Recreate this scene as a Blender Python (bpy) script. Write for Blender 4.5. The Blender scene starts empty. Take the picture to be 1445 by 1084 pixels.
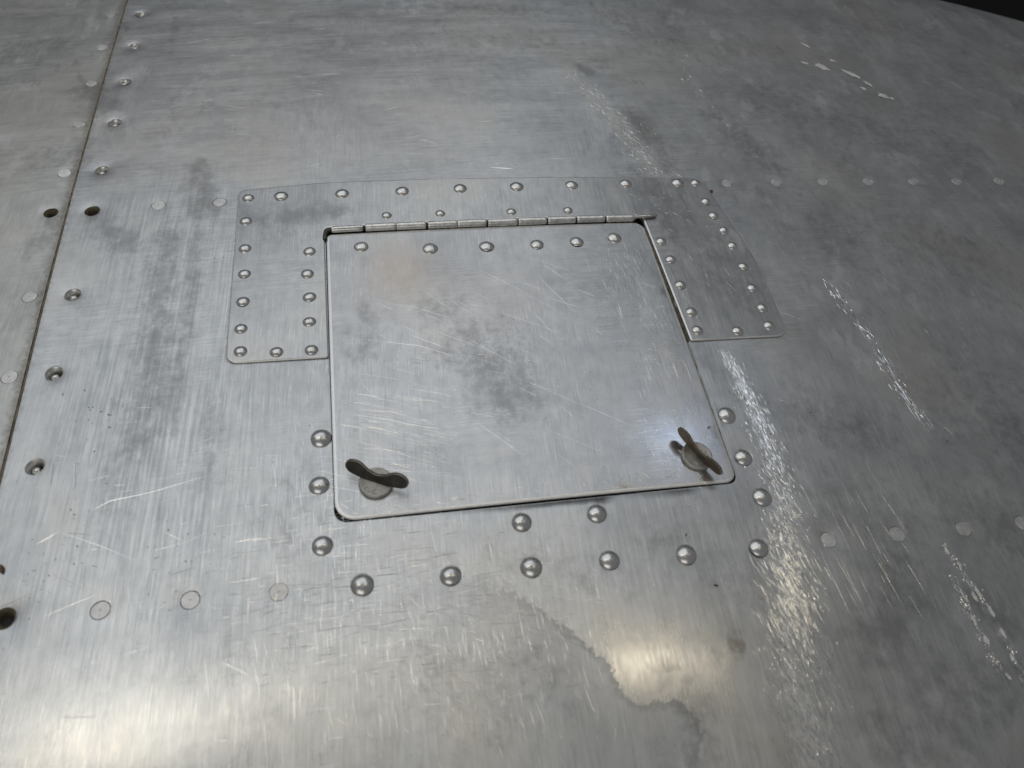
import bpy, math, random
import numpy as np
from mathutils import Vector, Matrix
from mathutils.geometry import delaunay_2d_cdt

S = 0.036                      # one rivet pitch in metres: all layout below is in rivet pitches
scene = bpy.context.scene
col = scene.collection
rnd = random.Random(7)

# ------------------------------------------------------------------ camera
cam_d = bpy.data.cameras.new('camera')
cam = bpy.data.objects.new('camera', cam_d); col.objects.link(cam)
cam_d.sensor_width = 36.0
cam_d.lens = 1088.29 / 1445 * 36
cam_d.clip_start = 0.01; cam_d.clip_end = 100
R = Matrix(((0.9852020, 0.0934653, -0.1436706), (-0.1610393, 0.7917576, -0.5892252), (0.0586802, 0.6036424, 0.7950927)))
cam.matrix_world = Matrix.Translation(Vector((1.65162, -10.81800, 8.68056)) * S) @ R.to_4x4()
cam_d.dof.use_dof = True
cam_d.dof.focus_distance = 13.2 * S
cam_d.dof.aperture_fstop = 11.0
scene.camera = cam

# ------------------------------------------------------------------ world, lamps, exposure
world = bpy.data.worlds.new('World'); scene.world = world; world.use_nodes = True
world.node_tree.nodes['Background'].inputs[0].default_value = (0.96, 0.98, 1.0, 1)
world.node_tree.nodes['Background'].inputs[1].default_value = 0.16

def area(name, loc, target, sx, sy, power, colour):
    d = bpy.data.lights.new(name, 'AREA'); d.shape = 'RECTANGLE'; d.size = sx * S; d.size_y = sy * S
    d.energy = power; d.color = colour
    o = bpy.data.objects.new(name, d); col.objects.link(o)
    o.location = Vector(loc) * S
    o.rotation_euler = (Vector(loc) - Vector(target)).to_track_quat('Z', 'Y').to_euler()
    return o
# the hall's bright ceiling, a warm tube overhead, a small cool spot lamp to the right
area('ceiling_lamp', (-9, 34, 62), (3, -4, 0), 96, 66, 20, (0.89, 0.945, 1.0))
area('tube_lamp', (-1, .9, 50), (-1, .3, 0), 74, 1.6, 2.5, (1.0, 0.87, 0.66)).rotation_euler = (math.radians(-2), 0, math.radians(-2))
area('fill_lamp', (-22, -62, 44), (2, -4, 0), 60, 34, 9, (1.0, .97, .92))  # soft fill added behind the camera to brighten the rivets' near sides
area('cool_lamp', (31.5, 18.5, 48), (5.4, -5.65, 0), 5, 5, .30, (0.62, 0.75, 1.0))
vs = scene.view_settings
vs.view_transform = 'Standard'; vs.look = 'None'; vs.exposure = 0.0; vs.gamma = 1.0
scene.render.engine = 'CYCLES'
scene.cycles.max_bounces = 4; scene.cycles.diffuse_bounces = 2; scene.cycles.glossy_bounces = 3

# ------------------------------------------------------------------ the curved skin surface
def zs(u, v):
    z = -0.0046 * u * u + 0.0016 * u * v - 0.0029 * v * v
    d = 0.187 * (u - 17.66) + 0.982 * (v - 8.73) + 0.95
    return z - np.maximum(d, 0) ** 2 / 12.0
def P3(u, v, h=0.0):
    return Vector((u * S, v * S, (float(zs(u, v)) + h) * S))
def frame(u, v, h=0.0, ang=0.0):
    e = 0.01
    n = Vector((-(float(zs(u + e, v)) - float(zs(u - e, v))) / (2 * e), -(float(zs(u, v + e)) - float(zs(u, v - e))) / (2 * e), 1)).normalized()
    x = Vector((1, 0, 0)); x = (x - n * x.dot(n)).normalized(); y = n.cross(x)
    m = Matrix((x, y, n)).transposed().to_4x4()
    return Matrix.Translation(P3(u, v, h)) @ m @ Matrix.Rotation(ang, 4, 'Z')

# ------------------------------------------------------------------ materials
class NT:
    def __init__(self, name):
        self.m = bpy.data.materials.new(name); self.m.use_nodes = True
        self.t = self.m.node_tree; self.n = self.t.nodes; self.n.clear()
        self.out = self.n.new('ShaderNodeOutputMaterial')
        self.b = self.n.new('ShaderNodeBsdfPrincipled')
        self.t.links.new(self.b.outputs[0], self.out.inputs[0])
        tc = self.n.new('ShaderNodeTexCoord')
        mp = self.n.new('ShaderNodeVectorMath'); mp.operation = 'SCALE'; mp.inputs['Scale'].default_value = 1 / S
        self.t.links.new(tc.outputs['Object'], mp.inputs[0]); self.P = mp.outputs[0]
    def put(self, sock, v):
        if isinstance(v, bpy.types.NodeSocket): self.t.links.new(v, sock)
        else: sock.default_value = v
    def noise(self, scale=(1, 1, 1), off=0.0, detail=4, rough=0.55, rot=0.0, dist=0.0):
        mp = self.n.new('ShaderNodeMapping')
        mp.inputs['Scale'].default_value = scale; mp.inputs['Location'].default_value = (off, off * 1.7, off * .3)
        src = self.P
        if rot:
            r = self.n.new('ShaderNodeVectorRotate'); r.rotation_type = 'Z_AXIS'; r.inputs['Angle'].default_value = rot
            self.t.links.new(src, r.inputs['Vector']); src = r.outputs[0]
        self.t.links.new(src, mp.inputs[0])
        x = self.n.new('ShaderNodeTexNoise'); x.noise_dimensions = '2D' if scale[2] == 1 else '3D'; x.inputs['Scale'].default_value = 1
        x.inputs['Detail'].default_value = detail; x.inputs['Roughness'].default_value = rough; x.inputs['Distortion'].default_value = dist
        self.t.links.new(mp.outputs[0], x.inputs[0]); return x.outputs[0]
    def math(self, op, a, b=0.0, c=0.0):
        x = self.n.new('ShaderNodeMath'); x.operation = op
        self.put(x.inputs[0], a); self.put(x.inputs[1], b)
        if op in ('MULTIPLY_ADD',): self.put(x.inputs[2], c)
        return x.outputs[0]
    def add(self, a, b): return self.math('ADD', a, b)
    def mul(self, a, b): return self.math('MULTIPLY', a, b)
    def mad(self, a, b, c): return self.math('MULTIPLY_ADD', a, b, c)
    def cen(self, a, k): return self.mad(a, k, -.5 * k)          # (a - .5) * k
    def step(self, a, lo, hi):
        x = self.n.new('ShaderNodeMapRange'); x.interpolation_type = 'SMOOTHSTEP'
        self.put(x.inputs[0], a); x.inputs[1].default_value = lo; x.inputs[2].default_value = hi; return x.outputs[0]
    def mix(self, f, a, b):
        x = self.n.new('ShaderNodeMix'); x.data_type = 'RGBA'; self.put(x.inputs[0], f)
        self.put(x.inputs[6], a); self.put(x.inputs[7], b); return x.outputs[2]
    def fmix(self, f, a, b):
        x = self.n.new('ShaderNodeMix'); self.put(x.inputs[0], f); self.put(x.inputs[2], a); self.put(x.inputs[3], b); return x.outputs[0]
    def attr(self, name):
        x = self.n.new('ShaderNodeAttribute'); x.attribute_name = name; return x.outputs['Fac']
    def bump(self, h, strength, dist):
        x = self.n.new('ShaderNodeBump'); x.inputs['Strength'].default_value = strength; x.inputs['Distance'].default_value = dist
        self.t.links.new(h, x.inputs['Height']); self.t.links.new(x.outputs[0], self.b.inputs['Normal'])

def sheet_metal(name, off=0.0, tint=(1, 1, 1), rough=0.40, vh=0.0, attrs=False, dark=0.0, streak=1.0):
    k = NT(name)
    low = k.noise((.33, .33, 1), off, 3, .55)
    sp = k.n.new('ShaderNodeSeparateXYZ'); k.put(sp.inputs[0], k.P)
    which = k.step(k.add(k.noise((.45, .45, 1), off + 11, 1), k.add(vh, k.math('MINIMUM', k.mul(k.add(sp.outputs[1], 1.5), .05), .25))), .40, .60)
    right = k.step(sp.outputs[0], 6.0, 9.0)
    mid = k.fmix(which, k.noise((2.6, .55, 1), off + 3, 3, .6), k.noise((.5, 2.2, 1), off + 9, 3, .6))
    mott = k.noise((5, 4, 1), off + 8, 3, .65)
    mid = k.fmix(right, mid, k.noise((.9, .8, 1), off + 33, 5, .62))
    sv = k.noise((24, .7, 1), off + 1, 4, .6, rot=.04)
    sh = k.noise((.7, 24, 1), off + 2, 4, .6, rot=-.03)
    fv = k.noise((110, 2.0, 1), off + 4, 2, .6, rot=.05)
    fh = k.noise((2.0, 110, 1), off + 5, 2, .6, rot=-.05)
    grain = k.noise((60, 60, 1), off, 2, .7)
    brush = k.fmix(k.mul(right, .6), k.fmix(which, sv, sh), .5); fine = k.fmix(which, fv, fh)
    tone = k.add(k.add(k.cen(low, .65), k.cen(mid, .5)), k.add(k.cen(brush, .40 * streak), k.add(k.cen(mott, .4), k.cen(fine, .5))))
    tone = k.add(tone, .55 - dark)
    r = k.add(k.add(k.cen(mid, .16), k.cen(brush, .09 * streak)), k.add(k.cen(low, -.12), k.add(k.cen(fine, .14), rough)))
    if attrs:
        smn = k.noise((4.5, 3.5, 1), off + 51, 5, .72)
        smudge = k.step(k.add(k.attr('smudge'), k.cen(smn, 1.2)), .06, .72)
        tone = k.add(tone, k.mul(k.attr('streak'), k.cen(sv, 1.5)))
        r = k.add(r, k.mul(k.attr('streak'), k.cen(sv, -.12)))
    lines = k.step(fine, .60, .72)
    tone = k.add(tone, k.mul(lines, .22)); r = k.add(r, k.mul(lines, -.06))
    h = k.add(k.mul(fv, .8), k.mul(grain, .6))
    c = k.mix(k.step(tone, -.15, 1.15), (.30 * tint[0], .315 * tint[1], .33 * tint[2], 1), (.72 * tint[0], .72 * tint[1], .71 * tint[2], 1))
    wm = k.noise((2.4, 1.3, 1), off + 18.3, 4, .62)
    mark = k.mul(k.step(wm, .585, .600), k.step(k.noise((.6, .6, 1), off + 19, 2), .45, .6))
    mark2 = k.mul(k.step(k.noise((3.2, 1.6, 1), off + 23, 4, .65), .60, .64), k.step(k.noise((.5, .5, 1), off + 29, 2), .5, .6))
    c = k.mix(k.mul(mark, .2), c, (.74, .75, .76, 1)); c = k.mix(k.mul(mark2, .22), c, (.30, .305, .31, 1))
    r = k.add(r, k.add(k.mul(mark, .05), k.mul(mark2, -.03)))
    pit = k.mul(k.step(k.noise((34, 34, 1), off + 5, 2, .6), .70, .76), k.step(k.noise((1.3, 1.3, 1), off + 27, 1), .48, .66))
    c = k.mix(k.mul(pit, .55), c, (.12, .11, .10, 1))
    warm = k.step(low, .54, .68)
    c = k.mix(k.mul(warm, .25), c, (.52, .47, .40, 1))
    if attrs:
        jag = k.noise((11, 11, 1), 31, 5, .75); jag2 = k.noise((28, 5, 1), 37, 4, .7)
        fx = k.add(k.attr('film'), k.add(k.cen(jag, .75), k.cen(mott, .3)))
        film = k.mul(k.step(fx, .47, .53), k.attr('filmk'))
        edge = k.mul(k.mul(k.step(fx, .47, .52), k.math('SUBTRACT', 1.0, k.step(fx, .56, .80))), k.attr('filmk'))
        scuff = k.mul(k.step(k.add(k.attr('scuff'), k.cen(jag2, 1.5)), .45, .8), .9)
        grime = k.step(k.add(k.attr('grime'), k.cen(jag, .9)), .3, .9)
        dust = k.step(k.add(k.attr('dust'), k.cen(jag, 1.2)), .35, .95)
        pol = k.attr('polish')
        r = k.add(r, k.mul(film, .13)); r = k.add(r, k.mul(scuff, -.03)); r = k.add(r, k.mul(pol, -.21)); r = k.add(r, k.mul(dust, .15))
        c = k.mix(k.mul(film, .35), c, (.50, .50, .49, 1))
        c = k.mix(k.mul(edge, .42), c, (.26, .255, .245, 1))
        c = k.mix(k.mul(smudge, .68), c, (.25, .252, .255, 1)); r = k.add(r, k.mul(smudge, .03))
        c = k.mix(k.mul(scuff, .65), c, (.85, .86, .87, 1))
        c = k.mix(k.mul(k.attr('tint'), k.add(k.mul(smn, .5), .2)), c, (.58, .455, .34, 1))
        c = k.mix(k.mul(dust, .55), c, (.55, .54, .50, 1))
        c = k.mix(k.mul(grime, .72), c, (.19, .160, .125, 1))
        k.put(k.b.inputs['Metallic'], k.math('SUBTRACT', .97, k.add(k.mul(dust, .35), k.mul(grime, .45))))
        
    else:
        k.b.inputs['Metallic'].default_value = .97
    k.put(k.b.inputs['Base Color'], c)
    x = k.n.new('ShaderNodeClamp'); k.put(x.inputs[0], r); x.inputs[1].default_value = .16; x.inputs[2].default_value = .7
    k.put(k.b.inputs['Roughness'], x.outputs[0])
    k.bump(h, .18, .00005)
    return k.m

def plain(name, colour, rough, metal=0.0, var=.3, sc=20, bump=.0, c2=None):
    k = NT(name)
    n = k.noise((sc, sc, sc), 1, 5, .65)
    c2 = c2 or tuple(x * (1 - var) for x in colour)
    k.put(k.b.inputs['Base Color'], k.mix(k.step(n, .3, .7), (*c2, 1), (*colour, 1)))
    k.put(k.b.inputs['Roughness'], k.add(k.cen(n, .2), rough))
    k.b.inputs['Metallic'].default_value = metal
    if bump: k.bump(n, bump, .0001)
    return k.m

M_skin = sheet_metal('weathered_aluminium_skin', 0, attrs=True)
M_strip = sheet_metal('weathered_aluminium_strip', 13, (1, .99, .95), .42, -.1, attrs=True)
M_plate = sheet_metal('doubler_aluminium', 41, (1, .985, .965), .35, -.12, attrs=True, dark=.10, streak=1.1)
M_door = sheet_metal('door_aluminium', 66, (1, .99, .99), .37, .06, attrs=True, streak=.7)
M_rivet = plain('rivet_aluminium', (.80, .79, .77), .27, .97, .25, 30, .15)
M_flush = plain('flush_rivet_aluminium', (.74, .73, .71), .46, .88, .25, 9, .3)
M_hinge = plain('hinge_aluminium', (.88, .87, .84), .34, .88, .35, 14, .4)
M_rod = plain('hinge_pin_steel', (.70, .69, .66), .24, .97, .2, 14, .1)
M_disc = plain('fastener_disc', (.52, .50, .46), .50, .8, .35, 12, .5)
M_wing = plain('fastener_wing_brown_steel', (.095, .085, .070), .45, .6, .4, 10, .3, (.05, .045, .038))
M_wing2 = plain('fastener_wing_rusty', (.20, .145, .095), .48, .6, .4, 10, .3, (.10, .078, .055))
M_scr = plain('scratch_bright', (.93, .93, .92), .22, 1.0, .1, 5)
M_dark = plain('gap_shade_dark', (.02, .018, .015), .8, 0, .4, 4)
M_grime = plain('sealant_brown', (.16, .13, .075), .7, 0, .45, 9, .5, (.05, .04, .025))
M_seam = plain('seam_sealant', (.26, .21, .14), .7, 0, .45, 5, .5, (.11, .09, .06))
M_speck = plain('speck_brown', (.16, .10, .07), .8, 0, .4, 9)
M_black = plain('hole_black', (.012, .011, .01), .6, 0, .3, 9)
M_wall = plain('dark_hall_wall', (.008, .008, .009), .9, 0, .3, .1)
M_edge = plain('worn_highlight_edge', (.90, .89, .87), .42, .9, .12, 25, .5)  # worn rims, colour lightened to stand in for the light they catch
M_worn_glint = plain('worn_brown_highlight', (.42, .38, .32), .34, .8, .3, 20, .3)  # worn bevel, colour lightened for the highlights on the wing lobes
M_chip = plain('bare_metal_chip', (.80, .79, .76), .5, .25, .25, 5, .3)

# ------------------------------------------------------------------ helpers
def mesh_obj(name, verts, faces, mat, parent=None, smooth=True, sharp=None):
    me = bpy.data.meshes.new(name); me.from_pydata([tuple(v) for v in verts], [], faces); me.materials.append(mat)
    if smooth:
        me.polygons.foreach_set('use_smooth', [True] * len(me.polygons))
        if sharp: me.set_sharp_from_angle(angle=math.radians(sharp))
    me.update()
    o = bpy.data.objects.new(name, me); col.objects.link(o)
    if parent: o.parent = parent
    return o
def tag(o, label, cat, group=None):
    o['label'] = label; o['category'] = cat
    if group: o['group'] = group
def copy_of(src, parent):
    o = src.copy(); col.objects.link(o); o.parent = parent; return o

def inside(poly, x, y):
    poly = np.asarray(poly); r = np.zeros(len(x), bool)
    x1, y1 = poly[-1]
    for x2, y2 in poly:
        c = ((y1 > y) != (y2 > y))
        with np.errstate(divide='ignore', invalid='ignore'):
            r ^= c & (x < (x1 - x2) * (y - y2) / (y1 - y2 + 1e-30) + x2)
        x1, y1 = x2, y2
    return r
def inset(poly, d):
    p = np.asarray(poly, float); a = np.roll(p, 1, 0); b = np.roll(p, -1, 0)
    t1 = p - a; t2 = b - p
    t1 /= np.linalg.norm(t1, axis=1)[:, None] + 1e-12; t2 /= np.linalg.norm(t2, axis=1)[:, None] + 1e-12
    n = np.stack([-(t1[:, 1] + t2[:, 1]), t1[:, 0] + t2[:, 0]], 1)
    n /= np.linalg.norm(n, axis=1)[:, None] + 1e-12
    cs = np.clip((n * np.stack([-t1[:, 1], t1[:, 0]], 1)).sum(1), .5, 1)
    return p + n * (d / cs)[:, None]
def resample(poly, step):
    out = []
    n = len(poly)
    for i in range(n):
        a, b = np.array(poly[i]), np.array(poly[(i + 1) % n])
        k = max(1, int(np.linalg.norm(b - a) / step))
        for j in range(k): out.append(a + (b - a) * j / k)
    return np.array(out)
def rounded(corners, seg=7):
    """corners: (u, v, radius), counter-clockwise; returns the outline with filleted corners"""
    out = []; n = len(corners)
    for i in range(n):
        p = np.array(corners[i][:2]); r = corners[i][2]
        a = np.array(corners[i - 1][:2]) - p; b = np.array(corners[(i + 1) % n][:2]) - p
        a /= np.linalg.norm(a); b /= np.linalg.norm(b)
        if r <= 0: out.append(p); continue
        half = math.acos(max(-1, min(1, float(a @ b)))) / 2
        t = r / math.tan(half); c = p + (a + b) / np.linalg.norm(a + b) * (r / math.sin(half))
        s = p + a * t - c; e = p + b * t - c
        a0 = math.atan2(s[1], s[0]); a1 = math.atan2(e[1], e[0]); da = (a1 - a0 + math.pi) % (2 * math.pi) - math.pi
        for j in range(seg + 1):
            q = a0 + da * j / seg; out.append(c + r * np.array([math.cos(q), math.sin(q)]))
    return np.array(out)
def circle(u, v, r, n=20, ph=0.0):
    return np.array([(u + r * math.cos(2 * math.pi * i / n + ph), v + r * math.sin(2 * math.pi * i / n + ph)) for i in range(n)])

def sheet(name, outline, mat, top=0.0, thick=.03, bevel=.008, bevel_h=None, grid=.15, holes=(), rounds=(), extra=None, dip=None, parent=None, edge=None):
    """a sheet that follows the skin: outline with rounded-over rim, polygon holes and round holes cut out.
    rounds: (u, v, radius); dip(u, v) lowers the sheet"""
    outline = np.asarray(outline)
    bh = bevel if bevel_h is None else bevel_h
    in1 = inset(outline, bevel); in2 = inset(outline, bevel + .012)
    loops = [in1]; pts = [in1]; edges = []
    base = 0
    def addloop(l):
        nonlocal base
        n = len(l); edges.extend((base + i, base + (i + 1) % n) for i in range(n)); base += n
    addloop(in1)
    hl = [np.asarray(h) for h in holes] + [circle(u, v, r, 18) for u, v, r in rounds]
    for h in hl: pts.append(h); addloop(h)
    pts.append(in2); addloop(in2)
    for h in holes: pts.append(inset(h, -.015)); addloop(pts[-1])
    ex = []
    lo = outline.min(0); hi = outline.max(0)
    gx, gy = np.meshgrid(np.arange(lo[0] + grid / 2, hi[0], grid), np.arange(lo[1] + grid / 2, hi[1], grid))
    g = np.stack([gx.ravel(), gy.ravel()], 1); rs = np.random.RandomState(3); g += rs.uniform(-.2, .2, g.shape) * grid
    ex.append(g)
    for u, v, r in rounds:
        for q in (1.12, 1.35, 1.8): ex.append(circle(u, v, r * q, 18, .1))
    if extra is not None: ex.append(extra)
    ex = np.concatenate(ex)
    keep = inside(in2, ex[:, 0], ex[:, 1])
    for h in holes: keep &= ~inside(inset(h, -.016), ex[:, 0], ex[:, 1])
    for u, v, r in rounds: keep &= ((ex[:, 0] - u) ** 2 + (ex[:, 1] - v) ** 2) > (r * 1.05) ** 2
    ex = ex[keep]
    allp = np.concatenate(pts + [ex])
    V, _, F, _, _, _ = delaunay_2d_cdt([Vector(p) for p in allp], edges, [], 0, 1e-7)
    V = np.array([tuple(v) for v in V]); F = np.array([tuple(f) for f in F if len(f) == 3])
    cen = V[F].mean(1)
    ok = inside(in1, cen[:, 0], cen[:, 1])
    for h in hl: ok &= ~inside(h, cen[:, 0], cen[:, 1])
    F = F[ok]
    a = V[F]; ar = (a[:, 1, 0] - a[:, 0, 0]) * (a[:, 2, 1] - a[:, 0, 1]) - (a[:, 1, 1] - a[:, 0, 1]) * (a[:, 2, 0] - a[:, 0, 0])
    F = F[np.abs(ar) > 1e-10]; ar = ar[np.abs(ar) > 1e-10]
    F = np.where((ar < 0)[:, None], F[:, ::-1], F)
    z = zs(V[:, 0], V[:, 1]) + top
    if dip is not None: z = z - dip(V[:, 0], V[:, 1])
    v3 = [np.stack([V[:, 0], V[:, 1], z], 1)]; faces = [tuple(map(int, f)) for f in F]
    n0 = len(V)
    def strip(rings):
        nonlocal n0
        m = len(rings[0][0])
        for q, (ring, hh) in enumerate(rings):
            zz = zs(ring[:, 0], ring[:, 1]) + hh
            if dip is not None: zz = zz - dip(ring[:, 0], ring[:, 1])
            v3.append(np.stack([ring[:, 0], ring[:, 1], zz], 1))
        for q in range(len(rings) - 1):
            for i in range(m):
                j = (i + 1) % m
                faces.append((n0 + q * m + i, n0 + q * m + j, n0 + (q + 1) * m + j, n0 + (q + 1) * m + i))
        n0 += m * len(rings)
    nf0 = len(faces)
    strip([(outline, top - thick), (outline, top - bh * 1.2), (inset(outline, bevel * .12), top - bh * .9), (inset(outline, bevel * .5), top - bh * .4), (in1, top)])
    nf1 = len(faces)
    for h in hl:
        hh = np.asarray(h); strip([(hh, top), (inset(hh, .004), top - .004), (inset(hh, .004), top - thick)])
    v3 = np.concatenate(v3) * S
    o = mesh_obj(name, v3, faces, mat, parent, True, 40)
    me = o.data
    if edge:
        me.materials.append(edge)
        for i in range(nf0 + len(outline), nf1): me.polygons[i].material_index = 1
    import bmesh
    bm = bmesh.new(); bm.from_mesh(me); bmesh.ops.remove_doubles(bm, verts=bm.verts, dist=1e-7); bm.to_mesh(me); bm.free()
    me.set_sharp_from_angle(angle=math.radians(40))
    return o

def seg_dist(u, v, line):
    d = np.full(len(u), 1e9); line = np.asarray(line, float)
    for a, b in zip(line[:-1], line[1:]):
        ab = b - a; t = np.clip(((u - a[0]) * ab[0] + (v - a[1]) * ab[1]) / (ab @ ab), 0, 1)
        d = np.minimum(d, np.hypot(u - a[0] - t * ab[0], v - a[1] - t * ab[1]))
    return d
def set_attr(o, **masks):
    me = o.data; n = len(me.vertices); c = np.empty(n * 3); me.vertices.foreach_get('co', c); c = c.reshape(-1, 3) / S
    for nm in ('film', 'filmk', 'tint', 'smudge', 'streak', 'scuff', 'grime', 'dust', 'polish'):
        at = me.attributes.new(nm, 'FLOAT', 'POINT')
        f = masks.get(nm)
        at.data.foreach_set('value', (f(c[:, 0], c[:, 1]) if f else np.zeros(n)).astype(np.float32))

# ------------------------------------------------------------------ the setting behind and below
def block(name, x0, x1, y0, y1, z0, z1, mat):
    v = [(x * S, y * S, z * S) for z in (z0, z1) for y in (y0, y1) for x in (x0, x1)]
    return mesh_obj(name, v, [(0, 2, 3, 1), (4, 5, 7, 6), (0, 1, 5, 4), (2, 6, 7, 3), (0, 4, 6, 2), (1, 3, 7, 5)], mat, None, False)
wall = block('background_wall', -120, 260, 120, 123, -120, 30, M_wall); wall['kind'] = 'structure'

g = np.array([(u, v) for v in np.arange(-13, 13.1, 1.0) for u in np.arange(-12, 27.1, 1.0)])
nx = len(np.arange(-12, 27.1, 1.0)); ny = len(np.arange(-13, 13.1, 1.0))
backing_o = mesh_obj('under_skin_sheet', np.stack([g[:, 0], g[:, 1], zs(g[:, 0], g[:, 1]) - .16], 1) * S,
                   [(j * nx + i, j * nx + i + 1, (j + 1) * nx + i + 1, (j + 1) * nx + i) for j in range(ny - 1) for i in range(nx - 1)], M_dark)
backing_o['kind'] = 'structure'  # dark sheet added under the skin so gaps and holes show black

# ------------------------------------------------------------------ layout (rivet pitches)
FL = [(-2.004, -.007), (-1.027, -.034), (8.056, .045), (9.081, .075), (10.09, .117), (11.109, .154), (12.174, .216), (13.244, .275), (14.35, .362), (15.46, .45),
      (-1.952, -6.922), (-.969, -6.939), (.026, -6.976), (7.074, -7.098), (8.113, -7.108), (9.159, -7.124), (10.143, -7.112)]
FLS = [(-3.736, 6.654), (-3.684, 5.233), (-3.663, 3.847), (-3.651, 2.471), (-3.652, 1.03), (-3.635, -1.896), (-3.608, -3.406), (-3.60, -4.9)]
HOLE = [(-3.105, 6.653), (-3.079, 5.237), (-3.067, 3.859), (-3.048, 2.478), (-3.062, 1.067), (-3.036, -1.902), (-3.035, -3.398), (-3.018, -4.9)]
BHOLE = [(-3.055, -.016), (-2.984, -6.867)]
BHOLES = [(-3.687, .007)]
DOME = [(.557, -4.909), (.517, -5.61), (.544, -6.444), (3.022, -6.417), (4.021, -6.407), (6.283, -5.071), (6.296, -5.771), (6.355, -6.391),
        (.991, -6.997), (2.044, -7.01), (3.037, -7.022), (4.036, -7.049), (5.046, -7.085), (6.052, -7.094)]
D_TOP = [(-.015, .017), (.988, -.003), (2.002, -.012), (3.017, -.004), (4.019, .007), (5.023, .003), (6.038, .027), (7.042, .036)]
D_SML = [(1.705, -.622), (2.599, -.63), (3.816, -.655), (4.815, -.656)]
D_SIDE = [(-.554, .003), (-.57, -.575), (-.556, -1.222), (-.542, -1.776), (-.54, -2.356), (-.549, -2.889), (-.535, -3.317), (-.041, -3.381), (.454, -3.398),
          (.426, -2.863), (.43, -2.366), (.407, -1.877), (.438, -1.39),
          (7.394, .025), (7.429, -.489), (7.452, -.871), (7.518, -1.258), (7.552, -1.645), (7.576, -2.142), (7.558, -2.638), (7.577, -3.076), (7.554, -3.451),
          (6.979, -3.532), (6.319, -3.485), (6.325, -3.108), (6.317, -2.515), (6.323, -1.937), (6.28, -1.499)]
DOOR_R = [(1.248, -1.323), (2.35, -1.452), (3.271, -1.453), (4.113, -1.462), (4.805, -1.427), (5.484, -1.376)]
RF = .112; RH = .118

# ------------------------------------------------------------------ skin panels
def ripple(u, v):
    return .006 + .003 * (np.sin(1.9 * u + .7 * np.sin(1.1 * v)) * np.sin(1.3 * v + .5 * u) - 1) + .0035 * np.exp(-(v / .45) ** 2) * (u > 7.9) + .003 * np.exp(-((v + 7.05) / .4) ** 2)
def dip_main(u, v):
    d = ripple(u, v)
    for a, b in HOLE + BHOLE:
        d += .030 * np.exp(-((np.hypot(u - a, v - b)) / .17) ** 2)
    for a, b in DOME:
        d += .006 * np.exp(-((np.hypot(u - a, v - b)) / .22) ** 2)
    for a, b in FL:
        d += .010 * np.exp(-((np.hypot(u - a, v - b - .02)) / .16) ** 2)
    return d
def dip_strip(u, v):
    d = np.zeros_like(u)
    for a, b in BHOLES: d += .02 * np.exp(-((np.hypot(u - a, v - b)) / .17) ** 2)
    for a, b in FLS: d += .006 * np.exp(-((np.hypot(u - a, v - b)) / .16) ** 2)
    return d
dbl_out = rounded([(-.735, -3.545, .16), (.684, -3.585, .035), (.672, -.872, .09), (6.115, -.872, .12), (6.150, -3.715, .035), (7.83, -3.70, .24),
                   (7.87, -2.0, 2.0), (7.56, .15, .30), (2.4, .262, 3), (.6, .285, 3), (-.72, .20, .12)])
dbl_out = resample(dbl_out, .4)
opening = rounded([(.690, -6.190, .17), (6.096, -6.176, .15), (6.115, -.86, .1), (.69, -.86, .1)])
seam = [(-3.36, -13), (-3.375, -4.5), (-3.40, -2.2), (-3.425, .5), (-3.43, 3), (-3.47, 7), (-3.5, 13)]
out_main = resample([(-3.36, -13), (26, -13), (26, 12.5)] + [(x, y) for x, y in seam[::-1][0:1]] + seam[::-1][1:-1], .5)
skin = sheet('skin_panel', out_main, M_skin, 0, .05, .006, .13, holes=[opening],
             rounds=[(u, v, RF + .004) for u, v in FL] + [(u, v, RH) for u, v in HOLE + BHOLE], dip=dip_main,
             extra=np.concatenate([inset(resample(dbl_out, .08), d) for d in (.03, -.005, -.035, -.07)]))
tag(skin, 'large weathered aluminium skin panel around the hatch, right of the seam', 'metal panel')
out_strip = resample([(-11, -13), (-3.388, -13)] + [(x - (.028 if y < -1 else .016), y) for x, y in seam[1:]] + [(-11, 13)], .5)
strip_o = sheet('skin_panel', out_strip, M_strip, .004, .05, .006, .2, rounds=[(u, v, RF + .004) for u, v in FLS] + [(u, v, RH) for u, v in BHOLES], dip=dip_strip)
tag(strip_o, 'narrow strip of grey aluminium skin left of the brown seam', 'metal panel')

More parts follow.
